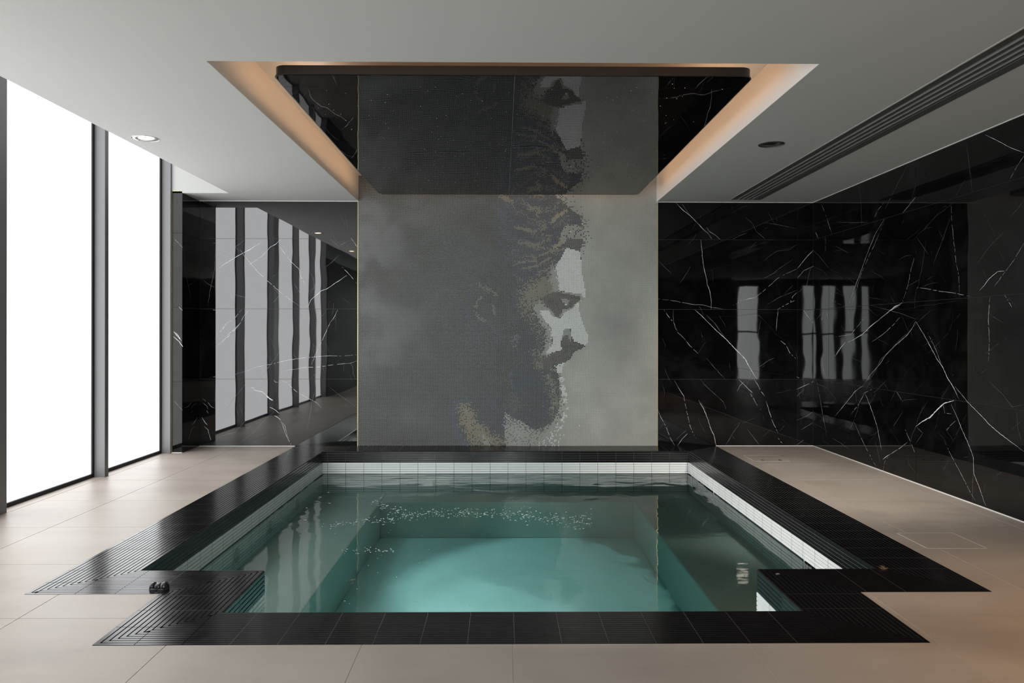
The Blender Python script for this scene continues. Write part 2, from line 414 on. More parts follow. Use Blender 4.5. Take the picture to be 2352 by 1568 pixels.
# ================================================================== MARBLE VEINS (traced)
A = (4.3545,390,420); B = (4.9,390,740); C_ = (4.9,1500,440); D = (4.9,1500,740); E = (3.2,1860,250); F = (3.0745,1860,700)
V_back = [
(A,3,[(460,880),(525,825),(620,765),(700,718),(800,665),(930,580)]),
(A,3,[(795,818),(860,775),(910,740),(970,680),(1005,640),(1060,610),(1110,560)]),
(A,2,[(1060,605),(1110,650),(1150,710),(1230,805),(1290,860),(1310,940),(1345,1000),(1365,1065)]),
(A,2,[(690,650),(760,750),(880,890),(990,990),(1090,1080),(1200,1165),(1290,1225)]),
(A,3,[(1380,1240),(1410,1170),(1460,1130),(1510,1080),(1570,1060),(1640,1010),(1770,925)]),
(A,2,[(1720,840),(1800,920),(1872,1005)]),(A,1,[(1550,850),(1620,790),(1690,720)]),
(A,1,[(1400,880),(1435,960),(1445,1050),(1380,1130)]),(A,2,[(1810,550),(1840,590),(1872,640)]),
(A,1,[(1690,630),(1780,580),(1840,570)]),(A,1,[(465,745),(560,700),(640,650),(760,560)]),
(A,1,[(1245,1005),(1300,1100),(1360,1210)]),(A,1,[(870,560),(890,640),(908,740)]),
(A,1,[(495,1085),(620,1110),(760,1145)]),(A,2,[(465,1530),(520,1480),(560,1410),(650,1350),(720,1262)]),
(A,2,[(520,1568),(600,1500),(700,1410),(740,1330),(800,1262)]),(A,2,[(1530,1568),(1600,1400),(1650,1330),(1680,1265)]),
(A,1,[(330,970),(380,1010),(450,1045)]),(A,1,[(380,1230),(405,1060),(450,850),(455,650)]),
(A,1,[(1605,560),(1650,600),(1690,640)]),(A,1,[(560,1568),(640,1480),(700,1440)]),
(A,1,[(1030,1040),(1100,1120),(1020,1210)]),(A,1,[(600,560),(650,630),(700,690)]),
(B,3,[(520,275),(620,190),(690,130),(770,40),(800,0)]),(B,2,[(520,160),(600,60),(650,0)]),
(B,2,[(860,550),(950,510),(1080,480),(1150,470),(1330,425),(1500,400),(1800,375),(1950,380),(2105,365)]),
(B,2,[(1280,545),(1400,530),(1530,505),(1650,505),(1820,480),(1950,465),(2030,460),(2105,435)]),
(B,1,[(1020,630),(1100,520),(1200,390),(1260,290)]),(B,2,[(1590,490),(1640,360),(1730,170),(1805,0)]),
(B,1,[(640,610),(780,570),(860,550)]),(B,3,[(920,735),(960,765),(1040,780),(1100,830),(1160,875)]),
(B,5,[(1090,830),(1130,860),(1165,878)]),(B,2,[(1235,645),(1320,680),(1420,775),(1530,840),(1650,900),(1710,960)]),
(B,3,[(1125,955),(1180,980),(1235,1025)]),(B,4,[(1180,1050),(1225,1075),(1250,1100)]),
(B,2,[(1250,1110),(1280,1180),(1310,1270),(1370,1380)]),(B,2,[(1250,1110),(1300,1170),(1320,1260),(1330,1300)]),
(B,1,[(540,1290),(730,1240),(870,1090)]),(B,1,[(765,1380),(920,1260),(1100,1070),(1180,1000)]),
(B,1,[(1550,1215),(1580,1050),(1600,900),(1640,760)]),(B,1,[(1790,720),(1900,810),(2000,880),(2105,960)]),
(B,1,[(620,1010),(700,880),(860,690)]),(B,1,[(2030,460),(2060,500),(2065,580),(2095,640)]),
(B,4,[(365,1070),(400,1130),(425,1155)]),(B,3,[(390,1170),(435,1210),(445,1260),(465,1325)]),
(B,2,[(370,860),(430,900),(470,950),(510,965)]),(B,2,[(375,905),(420,940),(430,975)]),(B,2,[(415,990),(435,1025)]),
(B,2,[(910,735),(975,735)]),(B,2,[(1000,648),(1030,655),(1040,665)]),(B,3,[(1175,650),(1190,672),(1220,675)]),
(C_,3,[(255,127),(330,205),(420,275),(490,345),(560,420),(620,475),(660,535)]),(C_,1,[(315,130),(370,205),(420,272)]),
(C_,2,[(600,405),(640,455),(700,490),(752,535)]),
(C_,3,[(536,540),(545,640),(560,800),(580,900),(600,980),(610,1050),(640,1130),(655,1230),(652,1322)]),
(C_,2,[(55,1205),(130,1215),(250,1230),(370,1255),(460,1270),(560,1275),(650,1300),(790,1320)]),
(C_,1,[(420,840),(370,930),(300,1030)]),(C_,1,[(55,775),(130,850),(210,925)]),
(C_,2,[(895,1285),(950,1255),(975,1225),(1150,1190),(1250,1110),(1330,1040),(1400,975),(1480,930),(1615,870)]),
(C_,1,[(1315,945),(1400,880),(1470,830),(1565,765)]),(C_,1,[(1225,795),(1310,725),(1390,670),(1535,652),(1615,590)]),
(C_,3,[(1622,865),(1680,795),(1740,720),(1808,655)]),(C_,2,[(1622,975),(1700,885),(1808,835)]),
(C_,1,[(1622,1140),(1730,1050),(1750,940),(1765,880),(1808,830)]),(C_,2,[(1545,1245),(1570,1180),(1615,1135)]),
(C_,2,[(1400,1325),(1470,1285),(1545,1245),(1615,1215)]),(C_,1,[(890,535),(970,495),(1060,460)]),
(C_,2,[(1405,1325),(1400,1400),(1390,1480),(1388,1568)]),(C_,3,[(465,1327),(530,1380),(580,1430),(650,1500),(715,1568)]),
(C_,2,[(120,1327),(170,1400),(230,1470),(270,1568)]),(C_,1,[(600,1390),(680,1470),(755,1568)]),
(C_,1,[(230,1330),(225,1400),(235,1470)]),(C_,1,[(1040,290),(1110,350),(1160,450),(1260,530)]),
(C_,1,[(1240,345),(1420,375),(1600,415)]),(C_,2,[(1690,1330),(1745,1410),(1800,1480)]),
(C_,1,[(1290,1265),(1420,1190),(1615,1110)]),(C_,1,[(1245,975),(1330,930),(1400,900)]),
(D,4,[(620,0),(700,80),(810,180),(880,250),(960,335),(1035,410),(1090,510),(1130,580),(1172,640)]),
(D,2,[(235,45),(275,110),(350,180),(420,270),(505,350)]),(D,1,[(690,0),(750,90),(810,175)]),
(D,2,[(1145,650),(1185,710),(1215,780),(1260,830)]),(D,2,[(1270,880),(1300,970),(1330,1070),(1360,1150),(1410,1240)]),
(D,3,[(965,645),(1040,715),(1120,795)]),(D,2,[(1085,785),(1130,850),(1160,915),(1220,990)]),
(D,2,[(240,650),(290,740),(350,835),(360,910),(390,1040),(420,1170),(460,1260),(490,1315)]),
(D,3,[(515,880),(570,970),(610,1070),(650,1190),(690,1280),(712,1390)]),
(D,2,[(55,980),(95,1080),(150,1180),(190,1290),(245,1385)]),(D,1,[(530,645),(620,740),(720,830),(790,890),(822,975)]),
(D,2,[(275,1390),(330,1310),(390,1250)]),(D,1,[(265,1320),(320,1260),(380,1210)]),
(D,2,[(1615,755),(1690,720),(1760,690),(1808,660)]),(D,1,[(1620,835),(1670,780),(1690,735)]),
(D,1,[(1615,1105),(1720,1060),(1800,1010)]),(D,1,[(820,1385),(880,1280),(980,1130)]),
(D,1,[(1060,1200),(1130,1290),(1200,1385)]),(D,1,[(1195,500),(1290,435),(1360,400)]),
(D,2,[(1420,190),(1490,250),(1545,350),(1605,405)]),(D,2,[(950,775),(980,710),(1025,670)]),
(D,1,[(1670,1205),(1800,1130)]),(D,1,[(1615,1385),(1700,1320)]),(D,2,[(1620,615),(1665,640)]),
(D,1,[(600,400),(700,520),(810,635)]),(D,2,[(1410,1300),(1455,1360)]),
]
V_right = [
(E,3,[(1285,190),(1360,225),(1430,262),(1490,292),(1574,322)]),(E,2,[(1465,525),(1510,440),(1574,340)]),
(E,1,[(1150,250),(1165,380),(1180,490),(1190,605)]),(E,1,[(1075,635),(1110,570),(1140,520)]),
(E,1,[(720,410),(650,540),(590,660),(545,750)]),(E,3,[(545,810),(480,920),(430,1040),(380,1180),(330,1310),(290,1430)]),
(E,2,[(550,812),(490,960),(430,1090),(370,1230),(305,1450)]),(E,3,[(780,645),(740,690),(682,765)]),
(E,1,[(780,545),(750,660)]),(E,1,[(360,565),(375,700),(380,855)]),
(E,2,[(1033,660),(1045,850),(1060,1000),(1075,1130),(1095,1230),(1100,1385)]),
(E,2,[(785,1312),(850,1320),(960,1340),(1060,1352),(1180,1378)]),(E,2,[(780,1045),(745,1170),(720,1300),(682,1420)]),
(E,1,[(785,945),(830,1010),(870,1070)]),(E,1,[(1030,800),(980,950),(905,1145)]),
(E,5,[(680,1425),(630,1450),(580,1490),(530,1530),(485,1568)]),(E,2,[(1574,985),(1500,1110),(1440,1190),(1355,1305)]),
(E,3,[(1430,1192),(1380,1195),(1320,1245),(1300,1270),(1280,1300),(1245,1335)]),(E,1,[(1430,900),(1320,1010),(1220,1150)]),
(E,2,[(75,680),(120,790),(160,920)]),(E,3,[(40,905),(60,950)]),(E,2,[(115,940),(113,1050)]),
(E,1,[(185,1005),(240,1035),(285,1060)]),(E,2,[(1430,1365),(1485,1455)]),(E,2,[(1325,1380),(1310,1568)]),
(E,1,[(200,830),(300,835),(430,832)]),(E,2,[(540,690),(505,735),(475,795)]),(E,1,[(450,1445),(550,1470),(660,1500),(780,1545)]),
(E,1,[(1570,670),(1530,730),(1468,800)]),(E,2,[(100,1480),(85,1568)]),(E,2,[(120,1480),(140,1568)]),
(F,4,[(178,365),(220,300),(250,265)]),(F,4,[(270,265),(370,210),(430,150),(500,95),(560,45),(640,0)]),
(F,2,[(180,225),(290,210),(370,110),(400,80)]),(F,2,[(440,260),(520,205),(590,140),(635,90)]),
(F,3,[(748,115),(720,170),(680,220),(600,290),(540,350),(490,425),(440,480),(385,560)]),
(F,4,[(750,120),(800,200),(850,290),(900,385),(940,440),(970,510),(1020,590),(1057,670)]),
(F,2,[(830,195),(880,290),(930,420)]),(F,3,[(1025,575),(1080,640),(1110,680),(1200,770),(1270,845),(1340,905),(1400,950),(1513,1035)]),
(F,3,[(385,565),(320,610),(250,700),(180,785)]),(F,2,[(290,770),(340,710),(390,620),(440,595)]),
(F,3,[(390,620),(430,720),(475,850),(490,930),(510,1030)]),(F,6,[(752,857),(800,820),(850,795),(900,740),(950,695),(1018,675)]),
(F,3,[(1000,700),(1040,790),(1080,890),(1130,1000),(1155,1070),(1160,1190),(1200,1290),(1245,1420)]),
(F,2,[(950,965),(975,1010),(1020,1100),(1080,1210),(1130,1310),(1178,1395)]),(F,2,[(315,830),(370,950),(430,1070),(470,1140)]),
(F,2,[(700,960),(640,1010),(560,1060),(530,1110),(520,1165)]),(F,3,[(515,1090),(560,1060),(590,1040)]),
(F,2,[(675,880),(710,960),(745,1045)]),(F,2,[(1265,0),(1262,130),(1268,250),(1262,400)]),
(F,2,[(50,540),(70,640),(90,760),(120,920)]),(F,2,[(85,360),(95,450),(110,520)]),(F,1,[(320,570),(330,700)]),
(F,1,[(1290,80),(1370,130)]),(F,1,[(1270,540),(1370,640),(1430,720),(1505,705)]),(F,2,[(945,710),(955,765),(1000,770)]),
(F,1,[(160,940),(220,975),(280,1020)]),(F,1,[(1460,740),(1470,870),(1500,980)]),(F,2,[(615,615),(655,680)]),
(F,1,[(750,975),(800,905),(752,860)]),(F,2,[(960,895),(1000,845),(1030,820)]),(F,1,[(1155,1200),(1150,1390)]),
(F,1,[(590,860),(640,780),(660,750)]),(F,1,[(465,965),(500,1110)]),
]
V_pil = [(A,3,[(38,1485),(80,1520),(110,1568)]),(B,3,[(40,105),(90,160),(130,210)]),(B,3,[(40,160),(100,210),(148,275)]),
 (A,1,[(45,560),(130,650)]),(B,1,[(45,880),(145,990)]),(A,2,[(90,1240),(128,1275)])]
def ribbons(vs, hit, normal, name, parent, keep=None):
    strong, soft = MB(), MB()
    for (tr, wd, pts) in vs:
        sc, ox, oy = tr
        P = [(ox+x/sc, oy+y/sc) for x, y in pts]
        Q = []
        for i in range(len(P)-1):
            a, b = P[i], P[i+1]; ln = math.hypot(b[0]-a[0], b[1]-a[1]); n = max(2, int(ln/4))
            for k in range(n):
                t = k/n; j = 0 if k == 0 else random.uniform(-.55, .55)
                Q.append((a[0]+(b[0]-a[0])*t+j, a[1]+(b[1]-a[1])*t+random.uniform(-.4,.4)*(k > 0)))
        Q.append(P[-1])
        W = [hit(u, v) for u, v in Q]
        pxm = W[0][3]*1.0
        mb = strong if wd >= 2 else soft
        base = {0:.24, 1:.55, 2:.52, 3:.88, 4:1.3, 5:2.1, 6:2.6}[wd]*pxm*.5
        n = len(W); V = []
        for i in range(n):
            a = Vector(W[max(i-1,0)][:3]); b = Vector(W[min(i+1,n-1)][:3]); t = (b-a).normalized()
            s = t.cross(normal).normalized()
            tp = min(1, 3.0*min(i+.3, n-1-i+.3)/max(1, n-1)+.25) * random.uniform(.35, 1.25)
            c = Vector(W[i][:3]) - normal*.0004
            V.append((c-s*base*tp, c+s*base*tp))
        for i in range(n-1):
            if wd == 2 and random.random() < .16: continue
            mb.poly([V[i][0], V[i][1], V[i+1][1], V[i+1][0]])
    for mb, m, nm in ((strong, m_vein, 'pale_veins'), (soft, m_vein_soft, 'fine_veins')):
        if mb.f: tag(mb.obj(nm, m, parent), kind='stuff')
def h_y(Y):
    def f(u, v): x, z = on_y(u, v, Y); return (x, Y, z, Y/FPX)
    return f
def h_x(X):
    def f(u, v): y, z = on_x(u, v, X); return (X, y, z, y/FPX)
    return f
def hairlines(u0, u1, v0, v1, n, seed):
    rs = random.Random(seed); out = []
    for k in range(n):
        u, v = rs.uniform(u0, u1), rs.uniform(v0, v1); a = rs.choice([rs.gauss(1.0,.25), rs.gauss(-.75,.3), rs.gauss(1.5,.2)]); l = rs.uniform(6, 46)
        p = [(u, v)]
        for i in range(3): a += rs.gauss(0, .18); p.append((p[-1][0]+math.cos(a)*l/3, p[-1][1]+math.sin(a)*l/3))
        if all(u0 < x < u1 and v0 < y < v1 for x, y in p): out.append(((1,0,0), 0, p))
    return out
V_back += hairlines(500, 818, 470, 1018, 60, 1)+hairlines(1514, 1866, 470, 1018, 40, 2)
V_right += hairlines(1900, 2352, 470, 1020, 60, 3)+hairlines(2000, 2340, 1000, 1180, 8, 4)+hairlines(2120, 2352, 380, 480, 8, 5)
ribbons(V_back, h_y(YB), Vector((0,1,0)), 'back', wall_back)
ribbons(V_right, h_x(XR), Vector((1,0,0)), 'right', wall_right)
ribbons(V_pil, h_y(VY), Vector((0,1,0)), 'pillar', pil)

# ================================================================== MOSAIC PORTRAIT
PER = 3.0/FPX*YB
NC = int(round((xm1-xm0-.012)/PER)); PW = (xm1-xm0-.012)/NC
NR = int(math.ceil((RZ-.002)/PW)); ZT = NR*PW
mos = empty('mosaic_portrait', ((xm0+xm1)/2, YB, 0))
tag(mos, 'glass mosaic portrait of a bearded man in profile filling the back wall', 'mosaic')
ii, jj = np.meshgrid(np.arange(NC), np.arange(NR))       # j from the bottom
XXp = 822 + (ii+.5)*(688.0/NC); YYp = 1024 - (jj+.5)*(688.0/NC)
def vnoise(sx, sy, seed, oct=4):
    r_ = np.random.RandomState(seed); out = np.zeros(XXp.shape); amp = 1; tot = 0
    for o_ in range(oct):
        gx, gy = XXp/(sx/2**o_), (YYp+400)/(sy/2**o_)
        g = r_.rand(int(gy.max())+3, int(gx.max())+3)
        x0, y0 = np.floor(gx).astype(int), np.floor(gy).astype(int); fx, fy = gx-x0, gy-y0
        fx = fx*fx*(3-2*fx); fy = fy*fy*(3-2*fy)
        out += amp*((g[y0,x0]*(1-fx)+g[y0,x0+1]*fx)*(1-fy)+(g[y0+1,x0]*(1-fx)+g[y0+1,x0+1]*fx)*fy)
        tot += amp; amp *= .55
    return out/tot
def inpoly(pts):
    r_ = np.zeros(XXp.shape, bool); n = len(pts); j = n-1
    for i in range(n):
        xi, yi = pts[i]; xj, yj = pts[j]
        c = ((yi > YYp) != (yj > YYp)) & (XXp < (xj-xi)*(YYp-yi)/((yj-yi) or 1e-9)+xi)
        r_ ^= c; j = i
    return r_.astype(float)
def blur(a, k):
    for _ in range(2):
        for ax in (0, 1):
            s = np.zeros_like(a)
            for d in range(-k, k+1): s += np.roll(a, d, axis=ax)
            a = s/(2*k+1)
    return a
def stroke(pts, wdt):
    d = np.full(XXp.shape, 1e9)
    for i in range(len(pts)-1):
        ax, ay = pts[i]; bx, by = pts[i+1]; dx, dy = bx-ax, by-ay
        t = np.clip(((XXp-ax)*dx+(YYp-ay)*dy)/(dx*dx+dy*dy+1e-9), 0, 1)
        d = np.minimum(d, np.hypot(XXp-ax-t*dx, YYp-ay-t*dy))
    return np.clip(1.3-d/wdt, 0, 1)
def srgb(c):
    c = np.array(c, float)/255.; return np.where(c <= .04045, c/12.92, ((c+.055)/1.055)**2.4)
K_, K2, NV, BL, TP, TD, GR, WH, TN = [srgb(c) for c in ((13,13,15),(44,50,50),(20,30,58),(62,82,116),(128,122,102),(74,68,58),(188,190,182),(250,252,255),(165,150,118))]
img = np.zeros(XXp.shape+(3,)); 
rnd = rng.rand(*XXp.shape)
def put(mask, col, k=0, amt=1.0, dither=True):
    global img
    mk = blur(mask, k) if k else mask
    mk = np.clip(mk*amt, 0, 1)
    if dither: mk = (rng.rand(*XXp.shape) < mk).astype(float)*(.75+.25*mk)
    img = img*(1-mk[...,None])+np.asarray(col)*mk[...,None]
# background: dark cloudy ground left, pale grey right
cl = vnoise(120, 90, 3)
img[:] = K_
put(np.clip((cl-.38)*2.6, 0, 1), K2, 0, .9, dither=False)
edge_ = np.clip((1080-XXp)/260., 0, 1)
put(np.clip((vnoise(95,75,77)-.47)*5, 0, 1)*edge_, srgb((112,112,116)), 1, .75, dither=False)
put(np.clip((vnoise(70,60,78)-.5)*5, 0, 1)*edge_, srgb((9,9,11)), 1, .9, dither=False)
put(np.clip(1-abs(XXp-1060)/150., 0, 1)*np.clip(vnoise(60,60,8)*2-.4, 0, 1), srgb((40,50,52)), 0, .8, dither=True)
OUT = [(1262,430),(1275,447),(1300,470),(1318,484),(1332,492),(1336,510),(1340,530),(1340,545),(1337,560),(1333,572),(1335,600),(1338,640),(1343,660),(1344,680),(1338,686),
 (1328,695),(1330,715),(1337,735),(1345,755),(1351,770),(1352,782),(1345,793),(1337,800),(1320,805),(1312,820),(1303,828),(1295,835),(1290,845),(1283,852),(1283,870),(1285,890),
 (1286,910),(1284,935),(1278,955),(1265,970),(1250,980),(1235,985),(1215,980),(1205,970),(1190,963),(1170,953),(1162,948),(1160,960),(1159,1015),(1163,1030),(1600,1030),(1600,300),(1232,300),(1205,392),(1230,410)]
bg = inpoly(OUT)
cg = vnoise(110, 110, 21); gcol = srgb((184,186,178))[None,None,:]*(.55+.92*cg[...,None])
img = img*(1-bg[...,None]) + gcol*bg[...,None]
head = 1-bg
def P_(mask): return mask*head
# hair
hair = P_(inpoly([(1140,470),(1150,445),(1200,420),(1262,425),(1300,465),(1345,490),(1345,560),(1330,575),(1300,566),(1280,600),(1262,618),(1235,632),(1190,645),(1160,610),(1145,560)]))
put(hair, NV, 4, .85)
put(P_(inpoly([(1180,640),(1240,625),(1230,660),(1200,700),(1180,700)])), NV, 5, .8)
rr_ = np.hypot((XXp-1228)*.85, (YYp-425)*1.0) + 26*vnoise(50,34,5) - .25*(XXp-1228)
sw = np.sin(rr_/4.6)*.75+np.sin(rr_/2.3+1)*.35
patch = vnoise(34,30,55)
put(hair*np.clip((patch-.35)*3,0,1), srgb((44,58,82)), 0, .8)
put(hair*np.clip(sw*1.2, 0, 1)*np.clip((XXp-1160)/70., 0, 1)*np.clip((patch-.25)*3.2, 0, 1), TP*.8, 0, .95)
put(hair*np.clip(sw-.5, 0, 1)*2*np.clip((XXp-1190)/70., 0, 1)*np.clip((patch-.42)*4, 0, 1), TN, 0, .8)
put(hair*np.clip(-sw-.35, 0, 1), K_, 0, .9)
put(hair*np.clip(sw-.3, 0, 1)*np.clip(1-(XXp-1150)/100., 0, 1), BL, 0, .6)
for st, wd_, cl_ in (([(1300,570),(1292,585),(1278,600),(1262,617),(1240,628),(1205,638)], 4, NV), ([(1150,448),(1175,462)], 7, TP), ([(1270,505),(1285,490),(1300,484)], 6, TN), ([(1268,572),(1282,560),(1295,548)], 6, TN),
    ([(1240,585),(1265,575)], 4, TP), ([(1215,475),(1240,480),(1235,492)], 6, TP), ([(1200,615),(1235,608),(1262,590)], 3, TP), ([(1190,600),(1235,598)], 2.5, TP), ([(1300,552),(1318,550),(1335,556)], 7, TD),
    ([(1305,487),(1325,495),(1332,507)], 5, NV), ([(1290,515),(1277,530),(1272,545)], 5, NV), ([(1250,540),(1262,520),(1290,498)], 4, NV), ([(1190,555),(1230,560),(1260,548)], 4, TP), ([(1185,520),(1230,530),(1255,520)], 4, TP)):
    put(P_(stroke(st, wd_)), cl_, 0, .9)
put(P_(inpoly([(1290,530),(1300,512),(1325,512),(1338,525),(1338,545),(1305,545),(1295,560),(1285,545)])), GR*.78, 0, .85)
put(P_(inpoly([(1298,560),(1305,545),(1338,548),(1333,568),(1325,572),(1312,560)])), TD, 0, .9)
for (x_, y_) in ((1337,512),(1340,519),(1310,530),(1342,554),(1335,604)): put(stroke([(x_,y_),(x_+.1,y_)], 1.4), WH)
# cheek and temple
put(P_(inpoly([(1195,665),(1235,640),(1265,612),(1285,600),(1285,670),(1262,705),(1225,692),(1215,702),(1230,738),(1252,772),(1248,815),(1262,850),(1225,850),(1228,820),(1238,785),(1222,745),(1196,705)])), TP, 3, .95)
put(P_(inpoly([(1222,700),(1240,690),(1262,706),(1290,728),(1270,760),(1270,785),(1290,805),(1250,816),(1243,820),(1248,800),(1254,780),(1250,755),(1238,735),(1225,715)])), GR*.80, 1, 1)
put(P_(inpoly([(1262,622),(1280,600),(1288,600),(1290,668),(1268,670),(1264,645)])), GR*.80, 1, 1)
put(P_(inpoly([(1290,668),(1345,672),(1342,690),(1325,700),(1325,712),(1300,725),(1285,728),(1300,690)])), GR*.80, 0, 1)
put(P_(inpoly([(1200,735),(1225,740),(1242,775),(1240,820),(1225,860),(1190,850),(1180,800),(1185,760)])), NV, 5, .8)
put(P_(inpoly([(1180,850),(1215,850),(1215,820),(1185,800)])), srgb((38,44,48)), 4, .8)
# whites of forehead, cheek and nose
WF = inpoly([(1300,566),(1331,575),(1335,600),(1338,640),(1343,655),(1344,680),(1338,682),(1336,674),(1320,673),(1310,669),(1283,667),(1285,655),(1282,640),(1278,620),(1276,610),(1288,590),(1295,578)])
WC = inpoly([(1240,710),(1258,711),(1270,725),(1285,730),(1298,716),(1305,712),(1318,706),(1322,692),(1328,691),(1331,715),(1337,735),(1345,755),(1351,770),(1352,782),(1345,792),(1335,789),(1318,782),(1313,770),(1310,753),(1302,752),(1296,760),(1292,773),(1288,785),(1290,803),(1275,806),(1262,812),(1253,808),(1265,797),(1270,785),(1268,770),(1268,755),(1263,745),(1253,738),(1245,727)])
put(WF, WH, 0); put(WC, WH, 0)
put(WF*0+P_(inpoly([(1274,612),(1286,600),(1290,640),(1286,662),(1280,650)])), WH, 1, .45)
put(P_(inpoly([(1244,722),(1262,730),(1272,760),(1274,790),(1262,812),(1252,812),(1266,785),(1262,752)])), WH, 1, .35)
# brow, eye
put(P_(inpoly([(1245,682),(1262,672),(1278,668),(1296,672),(1310,674),(1334,680),(1332,688),(1320,697),(1312,706),(1300,708),(1288,706),(1292,700),(1304,697),(1308,690),(1296,684),(1286,686),(1292,700),(1288,712),(1284,728),(1277,726),(1266,712),(1254,702)])), TD, 0, 1)
put(P_(inpoly([(1252,684),(1275,684),(1285,700),(1284,712),(1270,708),(1258,698)])), srgb((34,32,34)), 1, .8)
put(P_(stroke([(1312,682),(1330,683)], 3.2)), srgb((16,20,38)), 0, 1); put(P_(stroke([(1284,675),(1300,678)], 1.8)), srgb((28,26,34)))
put(P_(inpoly([(1287,684),(1300,684),(1310,690),(1304,697),(1292,694)])), GR*.75)
put(stroke([(1297,699),(1303,698)], 1.6), WH); put(stroke([(1298,704),(1300,707)], 2.4), srgb((8,10,24)))
put(P_(stroke([(1308,692),(1310,703)], 2.2)), srgb((28,30,34)))
for (x_, y_) in ((1291,711),(1302,711),(1288,720),(1333,690)): put(stroke([(x_,y_),(x_+.1,y_)], 1.4), WH)
# nostril, moustache
put(P_(inpoly([(1294,757),(1300,752),(1309,753),(1312,768),(1313,783),(1300,790),(1290,785),(1292,770)])), GR*.66)
put(P_(inpoly([(1299,768),(1304,768),(1310,784),(1330,790),(1327,798),(1313,804),(1310,818),(1300,828),(1286,836),(1270,835),(1262,850),(1245,846),(1247,824),(1262,816),(1278,806),(1291,804),(1290,788),(1290,778)])), TD, 0, 1)
put(P_(stroke([(1294,795),(1308,794),(1326,795)], 3.6)), srgb((18,22,38)), 0, .95); put(P_(stroke([(1300,803),(1298,812)], 4)), srgb((26,32,52)), 0, .8)
put(P_(stroke([(1270,822),(1292,822),(1305,815)], 5)), srgb((40,38,38)), 0, .6)
put(P_(inpoly([(1272,839),(1287,835),(1296,831),(1293,843),(1284,848)])), WH, 0, .95); put(P_(stroke([(1262,848),(1283,850)], 2.5)), GR*.6)
# beard
put(P_(inpoly([(1172,850),(1215,846),(1250,850),(1268,852),(1280,862),(1285,900),(1284,935),(1275,958),(1250,981),(1235,985),(1210,974),(1190,963),(1170,953),(1160,940),(1170,900)])), NV, 3, .95)
put(P_(inpoly([(1252,850),(1270,852),(1283,880),(1285,935),(1270,962),(1258,950),(1262,900)])), TP*.8, 3, .8)
put(P_(inpoly([(1170,900),(1195,910),(1200,940),(1190,955),(1165,950),(1160,935)])), TD, 3, .7)
put(P_(inpoly([(1205,900),(1235,890),(1255,935),(1255,975),(1225,980),(1200,965)])), srgb((10,14,28)), 5, .8)
put(P_(stroke([(1266,856),(1279,866)], 6)), srgb((22,28,48)), 0, .85)
for (x_, y_, r2) in ((1257,865,3),(1265,880,4),(1270,898,5),(1262,900,3),(1268,935,4),(1275,925,4),(1258,862,3)): put(P_(stroke([(x_,y_),(x_+2,y_)], r2)), GR*.6, 0, .6)
put(P_(inpoly([(1176,770),(1190,770),(1190,800),(1176,800)])), srgb((96,102,104)), 1, .5)
put(P_(stroke([(1173,850),(1176,890)], 3)), BL, 0, .6)
# ear
for st, wd_ in (([(1098,652),(1120,664),(1140,676)], 5), ([(1105,682),(1094,692),(1090,715),(1100,730),(1120,738)], 4), ([(1130,700),(1135,718)], 5)):
    put(P_(stroke(st, wd_)), srgb((110,108,100)), 0, .75)
put(P_(stroke([(1080,665),(1074,690),(1072,720),(1080,750),(1100,790)], 9)), BL*.5, 0, .6)
put(P_(stroke([(1140,690),(1128,700),(1125,720)], 5)), NV, 0, .7)
put(P_(stroke([(1095,745),(1120,748),(1150,770),(1125,800)], 12)), BL*.35, 0, .55)
put(P_(stroke([(1180,690),(1178,740)], 16)), BL*.35, 0, .5)
put(P_(stroke([(1145,470),(1150,500)], 12)), BL*.5, 0, .5)
# neck and collar
put(P_(inpoly([(1130,870),(1160,950),(1160,1015),(1125,985),(1090,930),(1105,900)])), NV*1.3, 5, .75)
put(P_(stroke([(1075,920),(1050,925),(1038,950),(1045,985),(1058,1010),(1082,1030)], 9)), BL*.55, 0, .85)
put(P_(inpoly([(1054,930),(1072,928),(1090,955),(1108,975),(1125,995),(1160,1010),(1170,1030),(1090,1030),(1070,1000),(1055,970)])), TN*.75, 2, .9)
put(P_(inpoly([(1102,995),(1108,1000),(1122,1012),(1128,1030),(1112,1030)])), GR*.85, 1, .8)
put(P_(stroke([(1160,948),(1157,975)], 3)), srgb((170,182,196)), 0, .5)
sp = inpoly([(1160,950),(1210,975),(1260,985),(1240,1030),(1160,1030)])*bg
put(sp*(rnd < .2), GR*.45, 0, 1, dither=False)
# sprinkled white tesserae
trail = [(1285,850,7,.95),(1290,870,6,.9),(1293,890,7,.8),(1296,905,7,.7),(1298,920,6,.5),(1301,935,5,.45),(1298,952,6,.4),(1291,965,7,.3),(1285,978,9,.22),(1275,990,14,.09),(1268,1003,20,.06),(1258,1016,22,.06),(1262,1022,26,.07)]
for (x_, y_, s_, p_) in trail:
    put(((np.hypot((XXp-x_), (YYp-y_)*1.0) < s_) & (rng.rand(*XXp.shape) < p_)).astype(float), WH, 0, 1, dither=False)
for (x_, y_) in ((1338,970),(1326,976),(1332,976),(1311,985),(1317,985),(1335,982),(1332,994),(1296,998),(1300,850),(1297,862)):
    put(stroke([(x_,y_),(x_+.1,y_)], 1.4), WH)
# per-tile jitter
jit = 1+.22*(rng.rand(*XXp.shape)-.5)
dk = (img.sum(-1) < .12)
jit = np.where(bg > .5, 1+(jit-1)*.45, jit); jit = np.where(dk, jit*(.6+.9*rng.rand(*XXp.shape)), jit)
img = np.clip(img*jit[...,None], 0.0008, .98)

